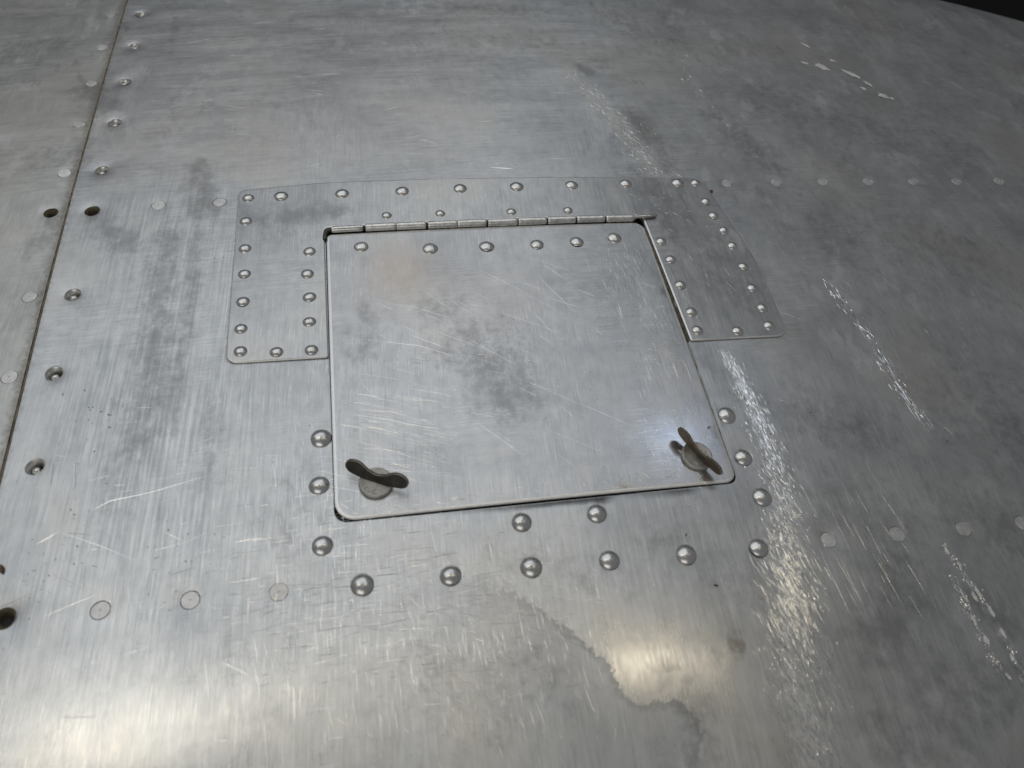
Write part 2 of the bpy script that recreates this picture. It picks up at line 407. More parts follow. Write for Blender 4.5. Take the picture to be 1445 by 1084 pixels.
SMUDGE = [
    ([(-5.43, 5.42), (-4.63, 5.58)], 0.34, 0.50),
    ([(-3.6, 3.54), (-3.26, 3.01)], 0.32, 0.60),
    ([(-3.41, 1.59), (-4.07, 1.37)], 0.30, 0.40),
    ([(-3.39, 6.15), (-3.49, 5.41)], 0.22, 0.40),
    ([(-1.44, 0.95), (-1.21, -0.29)], 0.21, 0.60),
    ([(-2.76, -0.46), (-2.37, -0.92)], 0.27, 0.50),
    ([(-3.49, -0.28), (-3.76, -0.83)], 0.22, 0.40),
    ([(-1.8, -0.74), (-1.77, -2.15), (-1.73, -3.5), (-1.8, -4.87)], 0.22, 0.50),
    ([(-1.31, -0.8), (-1.35, -2.62), (-1.4, -4.49)], 0.15, 0.45),
    ([(-0.88, -4.09), (-0.89, -5.41)], 0.14, 0.40),
    ([(-1.94, -4.42), (-1.92, -5.67)], 0.16, 0.35),
    ([(6.69, 1.27), (6.81, 1.97)], 0.43, 0.55),
    ([(6.19, 3.75), (6.08, 3.81)], 0.19, 0.70),
    ([(6.74, 0.41), (6.2, 0.21)], 0.28, 0.40),
    ([(8.54, 2.14), (8.87, 1.31), (9.18, 0.54)], 0.34, 0.45),
    ([(8.72, 6.37), (8.58, 5.04)], 0.27, 0.40),
    ([(7.2, -8.41), (7.79, -7.93), (7.87, -7.56)], 0.35, 0.50),
    ([(7.42, -5.21), (8.45, -5.53)], 0.35, 0.40),
    ([(7.36, -6.7), (8.1, -6.97)], 0.43, 0.35),
    ([(10.62, -5.0), (10.8, -5.78)], 0.80, 0.30),
    ([(9.69, -7.0), (9.9, -7.33)], 0.47, 0.35),
    ([(7.65, -9.3), (8.67, -9.09)], 0.48, 0.35),
    ([(6.82, -9.43), (6.98, -9.67)], 0.28, 0.40),
    ([(9.06, -8.43), (8.81, -8.13)], 0.22, 0.50),
    ([(2.89, -8.37), (2.38, -8.53)], 0.49, 0.25),
    ([(4.45, -8.58), (4.65, -8.91), (4.46, -9.26)], 0.22, 0.40),
    ([(1.64, -8.05), (1.9, -8.54)], 0.32, 0.25),
    ([(0.25, -5.65), (0.08, -6.31)], 0.35, 0.20),
    ([(2.8, -6.92), (4.31, -7.46)], 0.27, 0.25),
    ([(4.75, -6.85), (5.39, -7.3)], 0.38, 0.25),
    ([(2.69, 4.61), (5.18, 4.89)], 0.74, 0.20),
    ([(3.34, 6.48), (5.61, 6.34)], 0.32, 0.35),
    ([(7.15, 6.42), (7.76, 5.46)], 0.43, 0.35),
    ([(10.27, 2.87), (11.67, 2.19)], 0.67, 0.30),
    ([(12.32, 1.74), (13.67, 1.61)], 0.69, 0.25),
    ([(10.01, -1.35), (12.1, -1.69)], 0.88, 0.25),
    ([(7.79, 2.74), (8.26, 2.25)], 0.47, 0.35),
    ([(2.95, -3.99), (3.18, -4.51)], 0.42, 0.50),
    ([(2.47, -3.68), (2.73, -3.3)], 0.31, 0.45),
    ([(2.25, -2.84), (2.58, -2.72)], 0.27, 0.35),
    ([(1.29, -2.75), (1.19, -3.82)], 0.19, 0.35),
    ([(3.56, -5.26), (4.1, -5.53)], 0.40, 0.20),
    ([(-0.09, -0.58), (0.83, -0.48)], 0.20, 0.60),
    ([(-0.66, -0.35), (0.03, -0.93)], 0.20, 0.40),
    ([(6.55, -0.0), (6.57, -1.32)], 0.27, 0.50),
    ([(7.11, -1.69), (7.23, -2.84)], 0.33, 0.35),
]
def smudges(u, v, k0=0, k1=99):
    m = np.zeros_like(u)
    for line, w, st in SMUDGE[k0:k1]: m = np.maximum(m, st * np.exp(-(seg_dist(u, v, line) / (w * 1.25)) ** 2))
    return m
def box_soft(u, v, u0, u1, v0, v1, e):
    f = lambda x, a, b: 1 / (1 + np.exp(-(x - a) / e)) / (1 + np.exp((x - b) / e))
    return f(u, u0, u1) * f(v, v0, v1)
def gauss(u, v, line, w): return np.exp(-(seg_dist(u, v, line) / w) ** 2)
film_poly = [(-3, -6.0), (1.2, -6.9), (2.0, -7.1), (2.5, -7.15), (2.95, -7.45), (3.257, -7.772), (3.542, -8.058), (3.755, -8.329), (3.80, -8.60), (3.95, -8.78),
             (4.40, -8.80), (4.62, -8.97), (4.65, -9.15), (4.45, -9.45), (4.3, -11), (-3, -11)]
def film_mask(u, v):
    i = inside(film_poly, u, v); d = seg_dist(u, v, film_poly + film_poly[:1])
    soft = np.where(u < 2.9, .5, .16)
    return np.clip(.5 + np.where(i, d, -d) / soft * .5, 0, 1)
SC1 = [(6.62, -3.9), (6.72, -4.4), (6.78, -5.2), (6.72, -6.3), (6.42, -7.2), (6.15, -8.1), (5.95, -9.0), (5.72, -10.5)]
SC2 = [(8.95, -2.4), (9.15, -3.3), (9.27, -3.9), (9.30, -4.8), (9.46, -5.45)]
SC3 = [(8.70, -7.33), (8.86, -8.0), (8.92, -8.5), (8.95, -9.2)]
SC3b = [(8.62, -7.8), (8.60, -8.4), (8.64, -9.0)]
DUST = [(5.75, 3.7), (6.19, 2.45), (6.55, 1.27), (6.68, .25)]
DUST2 = [(8.32, 5.0), (8.40, 4.1), (8.5, 2.5), (8.85, 1.5), (9.1, .6)]
def skin_scuff(u, v):
    w = np.clip((-3.6 - v) / 5, 0, 1)
    a = np.exp(-(seg_dist(u, v, SC1) / (.15 + .22 * w)) ** 2) * (.50 + .12 * w)
    return np.maximum.reduce([a, .5 * gauss(u, v, SC2, .12), .6 * gauss(u, v, SC3, .07), .6 * gauss(u, v, SC3b, .07), .5 * gauss(u, v, DUST, .2)])
def skin_grime_shade(u, v):
    s = np.array(seam)
    g_ = .5 * gauss(u, v, seam, .10)
    for a, b in HOLE + BHOLE: g_ = np.maximum(g_, .45 * np.exp(-(np.hypot(u - a, v - b) / .14) ** 2))
    g_ = np.maximum(g_, .85 * np.exp(-(np.hypot((u - 5.35) / .15, (v + 8.26) / .21)) ** 4))
    g_ = np.maximum(g_, .60 * gauss(u, v, [(6.75, 2.2), (7.05, 1.2), (7.05, .5)], .28))
    g_ = np.maximum(g_, .38 * gauss(u, v, [(6.1, 3.3), (6.4, 3.1)], .25))
    g_ = np.maximum(g_, .30 * gauss(u, v, [(8.45, 3.9), (8.6, 2.6), (9.0, 1.2)], .3))
    g_ = np.maximum(g_, .33 * gauss(u, v, [(7.4, -7.9), (7.6, -8.3), (7.2, -8.8)], .28))
    g_ = np.maximum(g_, .30 * gauss(u, v, [(7.8, -5.5), (8.4, -5.55)], .3))
    g_ = np.maximum(g_, .30 * gauss(u, v, [(-3.2, 2.7), (-2.9, 3.0)], .5))
    g_ = np.maximum(g_, .62 * gauss(u, v, np.concatenate([dbl_out, dbl_out[:1]]), .035))  # dark line painted round the plate in place of its shaded edge
    g_ = np.maximum(g_, .16 * gauss(u, v, [(.69, -6.3), (6.1, -6.28)], .07))
    return g_
def skin_dust(u, v):
    d = np.maximum(.78 * gauss(u, v, DUST, .34), .45 * gauss(u, v, DUST2, .3))
    for line, w in (([(8.2, -4.1), (8.6, -4.4)], .35), ([(9.8, -4.6), (10.4, -5.0)], .3), ([(8.9, -2.5), (9.1, -2.8)], .25), ([(10.2, -3.2), (11.0, -3.4)], .4), ([(9.0, -6.2), (9.6, -6.4)], .35), ([(7.6, -4.7), (7.9, -5.0)], .2), ([(10.0, -1.5), (11.5, -1.0)], .5), ([(8.3, -8.6), (8.0, -9.3)], .35)):
        d = np.maximum(d, .34 * gauss(u, v, line, w))
    d = np.maximum(d, .5 * gauss(u, v, [(-1.15, -6.6), (-1.1, -7.0)], .25))
    d = np.maximum(d, .45 * gauss(u, v, [(1.7, -6.72), (2.1, -6.75)], .2))
    d = np.maximum(d, .45 * gauss(u, v, [(-1.4, -1.5), (-1.2, -2.4)], .3))
    return d
set_attr(skin, film=film_mask, tint=lambda u, v: .28 * box_soft(u, v, -3.5, 4, .4, 6, .5), smudge=lambda u, v: smudges(u, v, 0, 36), streak=lambda u, v: .62 * box_soft(u, v, -2.6, -.4, -6.6, .6, .3), filmk=lambda u, v: np.clip((u - 1.2) / 2.2, 0, 1) ** 1.5, scuff=skin_scuff, grime=skin_grime_shade, dust=skin_dust,
         polish=lambda u, v: 1.05 * np.exp(-(np.hypot((u - 4.35) / 1.0, (v + 8.40) / .62)) ** 2) * np.where(u < 4.35, np.exp(-((u - 4.35) / .9) ** 4) / np.maximum(np.exp(-((u - 4.35) / 1.0) ** 2), .05), 1) + .85 * np.exp(-(np.hypot((u + 1.3) / 2.4, (v + 8.2) / 1.6)) ** 2))
set_attr(strip_o, tint=lambda u, v: .12 + .0 * u, smudge=lambda u, v: smudges(u, v, 0, 10), grime=lambda u, v: .7 * gauss(u, v, [(a - .05, b) for a, b in seam], .13))

# ------------------------------------------------------------------ doubler, door
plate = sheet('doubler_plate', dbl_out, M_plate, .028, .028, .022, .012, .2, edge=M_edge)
set_attr(plate, smudge=lambda u, v: smudges(u, v, 41, 46))
tag(plate, 'arch-shaped riveted aluminium reinforcing plate around the top of the hatch', 'metal plate')
door_out = resample(rounded([(.704, -6.172, .27), (6.080, -6.158, .17), (6.082, -1.035, .19), (.708, -1.03, .09)], 9), .4)
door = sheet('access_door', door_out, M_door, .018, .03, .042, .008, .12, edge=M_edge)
tag(door, 'square scratched aluminium hatch door with rounded corners below the hinge', 'hatch door')
set_attr(door, smudge=lambda u, v: smudges(u, v, 36, 41), grime=lambda u, v: np.maximum.reduce([.42 * np.exp(-(np.hypot((u - 3.2) / 1.1, (v + 3.6) / 1.2)) ** 2), .3 * gauss(u, v, [(1.15, -1.6), (1.2, -3.8)], .25)]),
         tint=lambda u, v: np.clip(.95 * np.exp(-(np.hypot((u - 1.8) / .55, (v + 1.95) / .75)) ** 2) + .3 * np.exp(-(np.hypot((u - 3.0) / 1.2, (v + 2.6) / .8)) ** 2), 0, 1),
         polish=lambda u, v: .8 * np.exp(-(np.hypot((u - 5.45) / .6, (v + 5.4) / .6)) ** 2),
         scuff=lambda u, v: .33 * np.exp(-(np.hypot((u - 5.55) / .4, (v + 2.9) / 1.3)) ** 4))

# ------------------------------------------------------------------ lathe parts: rivets, holes
def lathe(name, prof, mat, n=24, sharp=45):
    verts = []; faces = []
    for r, z in prof:
        if r <= 1e-6: verts.append((0, 0, z * S)); continue
        for i in range(n):
            a = 2 * math.pi * i / n; verts.append((r * math.cos(a) * S, r * math.sin(a) * S, z * S))
    idx = 0; prev = None
    for r, z in prof:
        cur = [idx] if r <= 1e-6 else list(range(idx, idx + n)); idx += len(cur)
        if prev is not None:
            for i in range(n):
                j = (i + 1) % n
                if len(prev) == 1: faces.append((prev[0], cur[i], cur[j])[::-1])
                elif len(cur) == 1: faces.append((prev[i], prev[j], cur[0]))
                else: faces.append((prev[i], prev[j], cur[j], cur[i]))
        prev = cur
    me = bpy.data.meshes.new(name); me.from_pydata(verts, [], faces); me.materials.append(mat)
    me.polygons.foreach_set('use_smooth', [True] * len(me.polygons)); me.set_sharp_from_angle(angle=math.radians(sharp)); me.update()
    return me
def dome_prof(h, pip=True, e=1.0):
    p = [(.97, -.04), (1.0, .0), (1.0, .03)]
    hh = h - .03; RR = (1 + hh * hh) / (2 * hh)
    for i in range(1, 8):
        x = 1 - i / 8.2; p.append((x, .03 + (math.sqrt(RR * RR - x * x) - (RR - hh)) * e))
    if pip: p += [(.12, h * .997), (.10, h + .012), (.07, h + .016), (0, h + .012)]
    else: p += [(.12, h * .998), (0, h * .985)]
    return p
ME_dome = [lathe('rivet', [(r * .135, z * .135) for r, z in dome_prof(.50, i != 2, 1.0)], M_rivet) for i in range(3)]
ME_flush = lathe('flush_rivet', [(RF - .002, -.03), (RF - .002, -.004), (RF - .008, .004), (RF * .5, .006), (.014, .006), (.010, .0), (0, -.002)], M_flush)
def place(name, me, u, v, h, s, parent, hs=1.0):
    o = bpy.data.objects.new(name, me); col.objects.link(o); o.parent = parent
    t = Matrix.Rotation(rnd.gauss(0, .05), 4, 'X') @ Matrix.Rotation(rnd.gauss(0, .05), 4, 'Y')
    o.matrix_world = frame(u, v, h, rnd.uniform(0, 6.28)) @ t @ Matrix.Diagonal((s, s * rnd.uniform(.96, 1.04), s * hs, 1))
    return o
for u, v in DOME: place('rivet', rnd.choice(ME_dome), u, v - .02, .0, rnd.uniform(.97, 1.03), skin, rnd.uniform(.92, 1.08))
for u, v in D_TOP: place('rivet', rnd.choice(ME_dome), u, v - .04, .026, rnd.uniform(.86, .92), plate, .9)
for u, v in D_SML: place('rivet', rnd.choice(ME_dome), u, v - .04, .026, .64, plate, 1.0)
for u, v in D_SIDE: place('rivet', rnd.choice(ME_dome), u, v - .035, .026, rnd.uniform(.70, .75), plate, 1.0)
for u, v in DOOR_R: place('rivet', rnd.choice(ME_dome), u, v - .045, .018, rnd.uniform(.88, .93), door, .85)
for u, v in FL: place('flush_rivet', ME_flush, u, v, -.004 - float(dip_main(np.array([u + .1]), np.array([v]))[0]), 1, skin)
for u, v in FLS: place('flush_rivet', ME_flush, u, v, .0, 1, strip_o)
# countersunk holes with a screw end down inside; three stand empty
ME_fun = lathe('screw_hole', [(.128, -.018), (.118, -.022), (.100, -.045), (.088, -.075), (.075, -.115), (.070, -.15), (.066, -.158)], M_hinge, 24, 80)
ME_fun = ME_fun
for p in ME_fun.polygons: p.flip()
ME_screw = lathe('screw_end', [(.055, -.155), (.055, -.10), (.048, -.075), (.030, -.060), (0, -.055)], M_rod, 16, 60)
ME_bhole = lathe('screw_hole', [(.128, -.016), (.116, -.022), (.098, -.045), (.080, -.075), (.070, -.14)], M_grime, 24, 80)
for p in ME_bhole.polygons: p.flip()
ME_bottom = lathe('hole_bottom', [(.072, -.13), (.04, -.14), (0, -.145)], M_black, 16, 60)
for u, v in HOLE:
    f = place('screw_hole', ME_fun, u, v, 0, 1, skin)
    s_ = bpy.data.objects.new('screw_end', ME_screw); col.objects.link(s_); s_.parent = f; s_.location = (rnd.uniform(.008, .02) * S, -.012 * S, rnd.uniform(-.01, .015) * S)
for lst, par in ((BHOLE, skin), (BHOLES, strip_o)):
    for u, v in lst:
        f = place('screw_hole', ME_bhole, u, v, 0, 1, par)
        s_ = bpy.data.objects.new('hole_bottom', ME_bottom); col.objects.link(s_); s_.parent = f

# ------------------------------------------------------------------ tubes: hinge, sealant
def tube(name, path, radii, mat, parent=None, n=16, caps=True, sharp=50):
    verts = []; faces = []
    path = [Vector(p) * S for p in path]
    for i, p in enumerate(path):
        d = (path[min(i + 1, len(path) - 1)] - path[max(i - 1, 0)]).normalized()
        a = d.orthogonal().normalized() if abs(d.z) > .9 else Vector((0, 0, 1)).cross(d).normalized(); b = d.cross(a)
        for j in range(n):
            q = 2 * math.pi * j / n; verts.append(p + (a * math.cos(q) + b * math.sin(q)) * radii[i] * S)
    for i in range(len(path) - 1):
        for j in range(n):
            k = (j + 1) % n; faces.append((i * n + j, i * n + k, (i + 1) * n + k, (i + 1) * n + j))
    if caps: faces.append(tuple(range(n))[::-1]); faces.append(tuple((len(path) - 1) * n + j for j in range(n)))
    return mesh_obj(name, verts, faces, mat, parent, True, sharp)
HZ = .042
def hp(u, dv=0.0, dz=0.0):
    return (u, -.962 + .006 * math.sin(u * 1.3) + dv, float(zs(u, -.97)) + HZ + dz)
hinge = bpy.data.objects.new('piano_hinge', None); col.objects.link(hinge); hinge.empty_display_size = .02
tag(hinge, 'aluminium piano hinge of short barrel knuckles along the top of the hatch door', 'hinge')
kn = [(1.341, 1.836), (1.842, 2.326), (2.362, 2.846), (2.852, 3.338), (3.366, 3.866), (3.885, 4.372), (4.396, 4.886), (4.910, 5.405), (5.432, 5.935)]
for i, (a, b) in enumerate(kn):
    r = .066; dz = rnd.uniform(-.003, .003)
    us = [a, a + .012] + list(np.linspace(a + .04, b - .04, 5)) + [b - .012, b]
    rr = [r * .86, r * .99] + [r * rnd.uniform(.985, 1.01) for _ in range(5)] + [r * .99, r * .86]
    tube('knuckle', [hp(u, 0, dz) for u in us], rr, M_hinge, hinge)
us = [.80, .83] + list(np.linspace(.9, 1.2, 4)) + [1.27, 1.295]
tube('hinge_sleeve', [hp(u) for u in us], [.050, .058] + [.059] * 4 + [.058, .052], M_rod, hinge)
us = [5.90, 6.10, 6.23, 6.31, 6.36, 6.39]
tube('hinge_pin', [hp(u, .010 * i, .014 + .003 * i) for i, u in enumerate(us)], [.036, .036, .036, .032, .022, .006], M_rod, hinge)
tube('hinge_pin', [hp(1.29), hp(3.6), hp(5.92)], [.034] * 3, M_black, hinge)
tube('hinge_pin', [hp(.80, 0, 0), hp(.74, -.01, -.005), hp(.70, -.05, -.012), hp(.685, -.11, -.02), hp(.683, -.20, -.03)], [.036] * 5, M_wing, hinge)
# leaves of the hinge under plate and door edge
for v0, v1, nm in ((-.95, -.70, 'hinge_leaf'), (-1.25, -1.0, 'hinge_leaf')):
    us = np.linspace(1.0, 6.0, 12)
    vv = [(u * S, v * S, (float(zs(u, v)) - .012) * S) for v in (v0, v1) for u in us]
    mesh_obj(nm, vv, [(i, i + 1, 12 + i + 1, 12 + i) for i in range(11)], M_wing, hinge)

def ribbon(name, pts, w, mat, parent, h=.006, seed=1):
    r_ = random.Random(seed); verts = []; faces = []
    pts = resample(list(pts) , .06)[:-1] if False else pts
    P = []
    for a, b in zip(pts[:-1], pts[1:]):
        a = np.array(a); b = np.array(b); k = max(1, int(np.linalg.norm(b - a) / .06))
        for j in range(k): P.append(a + (b - a) * j / k)
    P.append(np.array(pts[-1]))
    for i, p in enumerate(P):
        d = P[min(i + 1, len(P) - 1)] - P[max(i - 1, 0)]; d = d / np.linalg.norm(d); nrm = np.array([-d[1], d[0]])
        ww = w * r_.uniform(.6, 1.25); c = p + nrm * r_.gauss(0, w * .12); hh = h * r_.uniform(.6, 1.4)
        for q, z in ((-.5, -.04), (-.42, hh * .7), (0, hh), (.42, hh * .7), (.5, -.04)):
            s_ = c + nrm * ww * q; verts.append(P3(s_[0], s_[1], z))
    for i in range(len(P) - 1):
        for q in range(4): faces.append((i * 5 + q, (i + 1) * 5 + q, (i + 1) * 5 + q + 1, i * 5 + q + 1))
    return mesh_obj(name, verts, faces, mat, parent)
ribbon('sealant_bead', [(a - (.014 if b < -1 else .008), b) for a, b in seam], .03, M_seam, strip_o, -.004, 3)
ribbon('sealant_bead', [(6.098, -1.25), (6.105, -2.0), (6.112, -3.0), (6.118, -3.7)], .050, M_grime, plate, .016, 5)
ribbon('sealant_bead', [(6.088, -3.75), (6.085, -5.0), (6.083, -6.0)], .026, M_grime, skin, -.002, 6)

# ------------------------------------------------------------------ wing fasteners
def wing_profile():
    top = []; 
    pts = []
    # outline of the upright wing in (x, z), counter-clockwise
    def lobe(cx, cz, rx, rz, a0, a1, n):
        return [(cx + rx * math.cos(math.radians(a0 + (a1 - a0) * i / n)), cz + rz * math.sin(math.radians(a0 + (a1 - a0) * i / n))) for i in range(n + 1)]
    pts += [(-.16, .0), (.16, .0)]
    pts += lobe(.29, .152, .14, .125, -70, 125, 14)
    pts += [(.12, .185), (.05, .155), (0, .148), (-.05, .155), (-.12, .185)]
    pts += lobe(-.29, .152, .14, .125, 55, 250, 14)
    return pts
def fastener(u, v, ang, wmat, label, lean):
    root = bpy.data.objects.new('wing_fastener', None); col.objects.link(root); root.empty_display_size = .01
    root.matrix_world = frame(u, v, .018, ang)
    tag(root, label, 'fastener', 'wing fasteners on the hatch door')
    me = lathe('fastener_disc', [(.200, -.004), (.216, .004), (.222, .018), (.220, .040), (.210, .052), (.196, .056), (.185, .052), (.10, .054), (0, .056)], M_disc, 40, 50)
    d = bpy.data.objects.new('fastener_disc', me); col.objects.link(d); d.parent = root
    # worn embossed marks round the disc: short raised curls
    for k, (cx, cy, r, a0, a1) in enumerate([(-.075, -.125, .026, 20, 250), (-.028, -.135, .020, 160, 380), (.042, -.128, .028, 60, 330), (.095, -.108, .022, -40, 190), (.11, .10, .024, 0, 230), (.04, .14, .02, 100, 330)]):
        pth = [(cx + r * math.cos(math.radians(a0 + (a1 - a0) * i / 8)), cy + r * math.sin(math.radians(a0 + (a1 - a0) * i / 8)), .054) for i in range(9)]
        tube('embossed_mark', pth, [.004] + [.0075] * 7 + [.004], M_disc, d, 6)
    pr = wing_profile(); n = len(pr); t = .016; c = pr
    verts = []; faces = []
    ins = inset(np.array(pr), .010)
    for y, ring in ((-t, ins), (-t * .6, np.array(pr)), (t * .6, np.array(pr)), (t, ins)):
        for x, z in ring:
            verts.append((x * S, (y + (z * lean)) * S, (z * .88 + .050) * S))
    for q in range(3):
        for i in range(n):
            j = (i + 1) % n; faces.append((q * n + i, q * n + j, (q + 1) * n + j, (q + 1) * n + i))
    faces.append(tuple(range(n))[::-1]); faces.append(tuple(3 * n + i for i in range(n)))
    w_ = mesh_obj('wing', verts, faces, wmat, root, True, 35); w_.data.materials.append(M_worn_glint)
    for i in list(range(n)): w_.data.polygons[i].material_index = 1
    return root
bpy.context.view_layer.update()
fastener(1.235, -5.705, math.radians(-26), M_wing, 'dark wing-nut quarter-turn fastener at the lower left corner of the hatch door', .34)
fastener(5.605, -5.735, math.radians(-62), M_wing2, 'rusty wing-nut quarter-turn fastener at the lower right corner of the hatch door', -.1)

# ------------------------------------------------------------------ scratches: real slivers of turned-up metal
class Slivers:
    def __init__(self, h): self.v = []; self.f = []; self.h = h; self.dip = None; self.tr = (.02, .28)
    def line(self, pts, w, tilt=None):
        b = len(self.v); n = len(pts)
        for i, p in enumerate(pts):
            a = np.array(pts[max(i - 1, 0)]); c = np.array(pts[min(i + 1, n - 1)]); d = c - a; d = d / (np.linalg.norm(d) + 1e-9); nr = np.array([-d[1], d[0]])
            ww = w * (.25 if i in (0, n - 1) else rnd.uniform(.7, 1.1)) * .5
            if i == 0: tl = (rnd.uniform(*self.tr) if tilt is None else tilt) * (1 if nr[1] >= 0 else -1)
            if i == 0 and p[1] < -8.3: tl *= rnd.choice((-1, -.5, 1))
            for s in (-1, 1):
                q = np.array(p) + nr * ww * s; self.v.append((q[0], q[1], self.h + .0012 + ww * abs(tl) + s * ww * tl))
        for i in range(n - 1): self.f.append((b + 2 * i, b + 2 * i + 1, b + 2 * i + 3, b + 2 * i + 2)[::-1])
    def zone(self, n, at, ang, spread, l0, l1, w0, w1, bend=.04):
        for _ in range(n):
            u, v = at(); a = math.radians(rnd.gauss(ang, spread)); L = rnd.uniform(l0, l1) * rnd.uniform(.4, 1); k = rnd.gauss(0, bend)
            pts = []; x, y = u - math.cos(a) * L / 2, v - math.sin(a) * L / 2; m = 3 if L < .3 else 6
            for i in range(m): pts.append((x, y)); x += math.cos(a + k * i / m) * L / (m - 1); y += math.sin(a + k * i / m) * L / (m - 1)
            self.line(pts, rnd.uniform(w0, w1))
    def build(self, parent, mat=None, name='scratches'):
        a = np.array(self.v); a[:, 2] += zs(a[:, 0], a[:, 1])
        if self.dip: a[:, 2] -= self.dip(a[:, 0], a[:, 1])
        o = mesh_obj(name, a * S, self.f, mat or M_scr, parent, False); o['kind'] = 'stuff'; return o
def box(u0, u1, v0, v1): return lambda: (rnd.uniform(u0, u1), rnd.uniform(v0, v1))
def blob(u, v, su, sv): return lambda: (rnd.gauss(u, su), rnd.gauss(v, sv))
def along(line, w):
    line = np.array(line); L = np.linalg.norm(np.diff(line, axis=0), axis=1); c = np.concatenate([[0], np.cumsum(L)])
    def f():
        t = rnd.uniform(0, c[-1]); i = min(int(np.searchsorted(c, t, 'right')) - 1, len(L) - 1)
        p = line[i] + (line[i + 1] - line[i]) * ((t - c[i]) / L[i]); ww = w(p[1]) if callable(w) else w
        return (rnd.gauss(p[0], ww), p[1] + rnd.gauss(0, .05))
    return f
sk = Slivers(0); sk.dip = dip_main
sk.zone(1700, along(SC1, lambda v: .05 + .14 * min(1, max(0, (-4 - v) / 4))), 98, 6, .04, .22, .003, .008, .03)
sk.zone(900, along([(6.45, -7.2), (6.15, -8.1), (5.95, -9.0), (5.75, -10.2)], .20), 103, 8, .05, .34, .003, .010, .04)
FLK = [(6.70, -4.6), (6.74, -5.6), (6.60, -6.6), (6.30, -7.6), (6.05, -8.5), (5.85, -9.6)]
sk.tr = (-.18, .42)
sk.zone(900, along(FLK, lambda v: .06 + .15 * min(1, max(0, (-4 - v) / 4))), 99, 16, .03, .14, .005, .016, .04)
sk.zone(130, along(SC2, .06), 98, 20, .03, .14, .005, .015, .04)
sk.zone(160, along(SC3, .035), 97, 25, .03, .10, .008, .022); sk.zone(160, along(SC3b, .04), 97, 25, .03, .10, .008, .022)
sk.tr = (.02, .28)
sk.zone(170, along(SC2, .07), 98, 14, .05, .25, .004, .012)
sk.zone(40, along(SC2[2:], .05), 97, 6, .1, .35, .006, .014)
sk.zone(50, along(SC3, .04), 97, 12, .04, .18, .006, .018); sk.zone(50, along(SC3b, .04), 97, 12, .04, .18, .006, .018)
sk.zone(60, box(6.9, 8.2, -8.2, -6.2), 97, 3, .2, .9, .0015, .0035, .02)
sk.zone(150, along(DUST, .16), 110, 25, .05, .25, .004, .010)
sk.zone(60, along(DUST2, .16), 100, 30, .05, .22, .004, .010)
sk.zone(260, blob(.7, -6.9, .7, .7), 2, 4, .08, .5, .002, .006, .04)          # crosshatch left of and below the door
sk.zone(200, blob(.5, -6.3, .5, .9), 93, 4, .08, .45, .003, .007, .05)
sk.zone(140, blob(2.4, -7.9, .8, .5), 94, 6, .06, .3, .002, .005); sk.zone(100, blob(2.2, -7.6, .8, .4), -12, 8, .06, .35, .002, .005)
sk.zone(500, blob(1.0, -7.5, 1.1, .9), 93, 5, .06, .4, .0012, .0035, .03); sk.zone(420, blob(.9, -7.0, 1.0, .8), 3, 6, .06, .4, .0012, .0035, .03)
sk.zone(260, blob(2.3, -7.9, .7, .5), -38, 10, .06, .3, .0012, .0035, .03)
sk.zone(90, blob(3.2, -8.8, .8, .5), 94, 8, .06, .35, .003, .006)
sk.zone(120, box(-2.9, 0, -8.6, -4.0), 92, 4, .15, .7, .002, .005, .03)
sk.zone(60, box(-2.9, 0, -8.6, -4.0), 5, 12, .1, .6, .002, .005, .1)
sk.zone(90, box(-2.8, 8, .5, 7.5), 3, 20, .1, .7, .002, .006, .15)
sk.zone(130, box(7, 13, -8, 2.5), 110, 40, .05, .35, .0015, .004, .08)
sk.line([(-2.22, -5.63), (-2.02, -5.53), (-1.61, -5.48), (-1.36, -5.43), (-.94, -5.33)], .010, .13)
sk.line([(-2.79, -6.0), (-2.68, -5.94), (-2.58, -5.88)], .012, .13); sk.line([(-2.59, -5.86), (-2.1, -6.1), (-1.64, -6.36)], .007); sk.line([(-2.58, -6.4), (-2.3, -6.55), (-2.03, -6.68)], .007)
sk.line([(7.87, -3.17), (8.05, -3.27), (8.23, -3.38)], .012); sk.line([(8.21, -1.53), (8.32, -1.6), (8.40, -1.66)], .012); sk.line([(8.40, -1.66), (8.44, -1.8), (8.49, -1.94)], .010)
sk.line([(3.62, .56), (3.9, .52), (4.05, .50)], .018)
sk.build(skin)
fk = Slivers(0); fk.dip = dip_main; fk.tr = (-.3, .4)
fk.zone(900, along([(6.2, -7.7), (6.05, -8.5), (5.85, -9.4), (5.7, -10.2)], .17), 100, 12, .03, .16, .003, .010, .04)
fk.zone(160, along(FLK, .13), 99, 12, .03, .12, .003, .008, .04)
fk.zone(60, along(SC3, .035), 97, 20, .03, .09, .006, .016); fk.zone(60, along(SC3b, .04), 97, 20, .03, .09, .006, .016)
fk.build(skin, M_chip, 'scuff_flakes')
ds = Slivers(.018)
ds.zone(26, box(.9, 4.8, -5.6, -1.8), -33, 9, .5, 1.5, .0025, .005, .05)
ds.zone(120, box(.85, 2.2, -5.75, -4.3), -19, 5, .1, .9, .0015, .0045, .04)
ds.zone(60, box(1.6, 3.9, -5.2, -3.6), -24, 8, .1, .6, .0015, .004, .04)
ds.zone(120, box(.8, 5.9, -6.05, -1.2), -20, 30, .05, .4, .0015, .004)
ds.zone(260, box(5.05, 5.95, -4.7, -1.65), 92, 5, .06, .4, .0015, .004, .04); ds.zone(70, box(4.9, 5.9, -4.2, -1.8), 5, 12, .08, .3, .0015, .004)
ds.zone(90, blob(5.35, -5.6, .25, .3), 90, 70, .04, .14, .003, .008)
ds.zone(90, box(.8, 5.9, -6.12, -5.9), 2, 20, .04, .25, .003, .007)
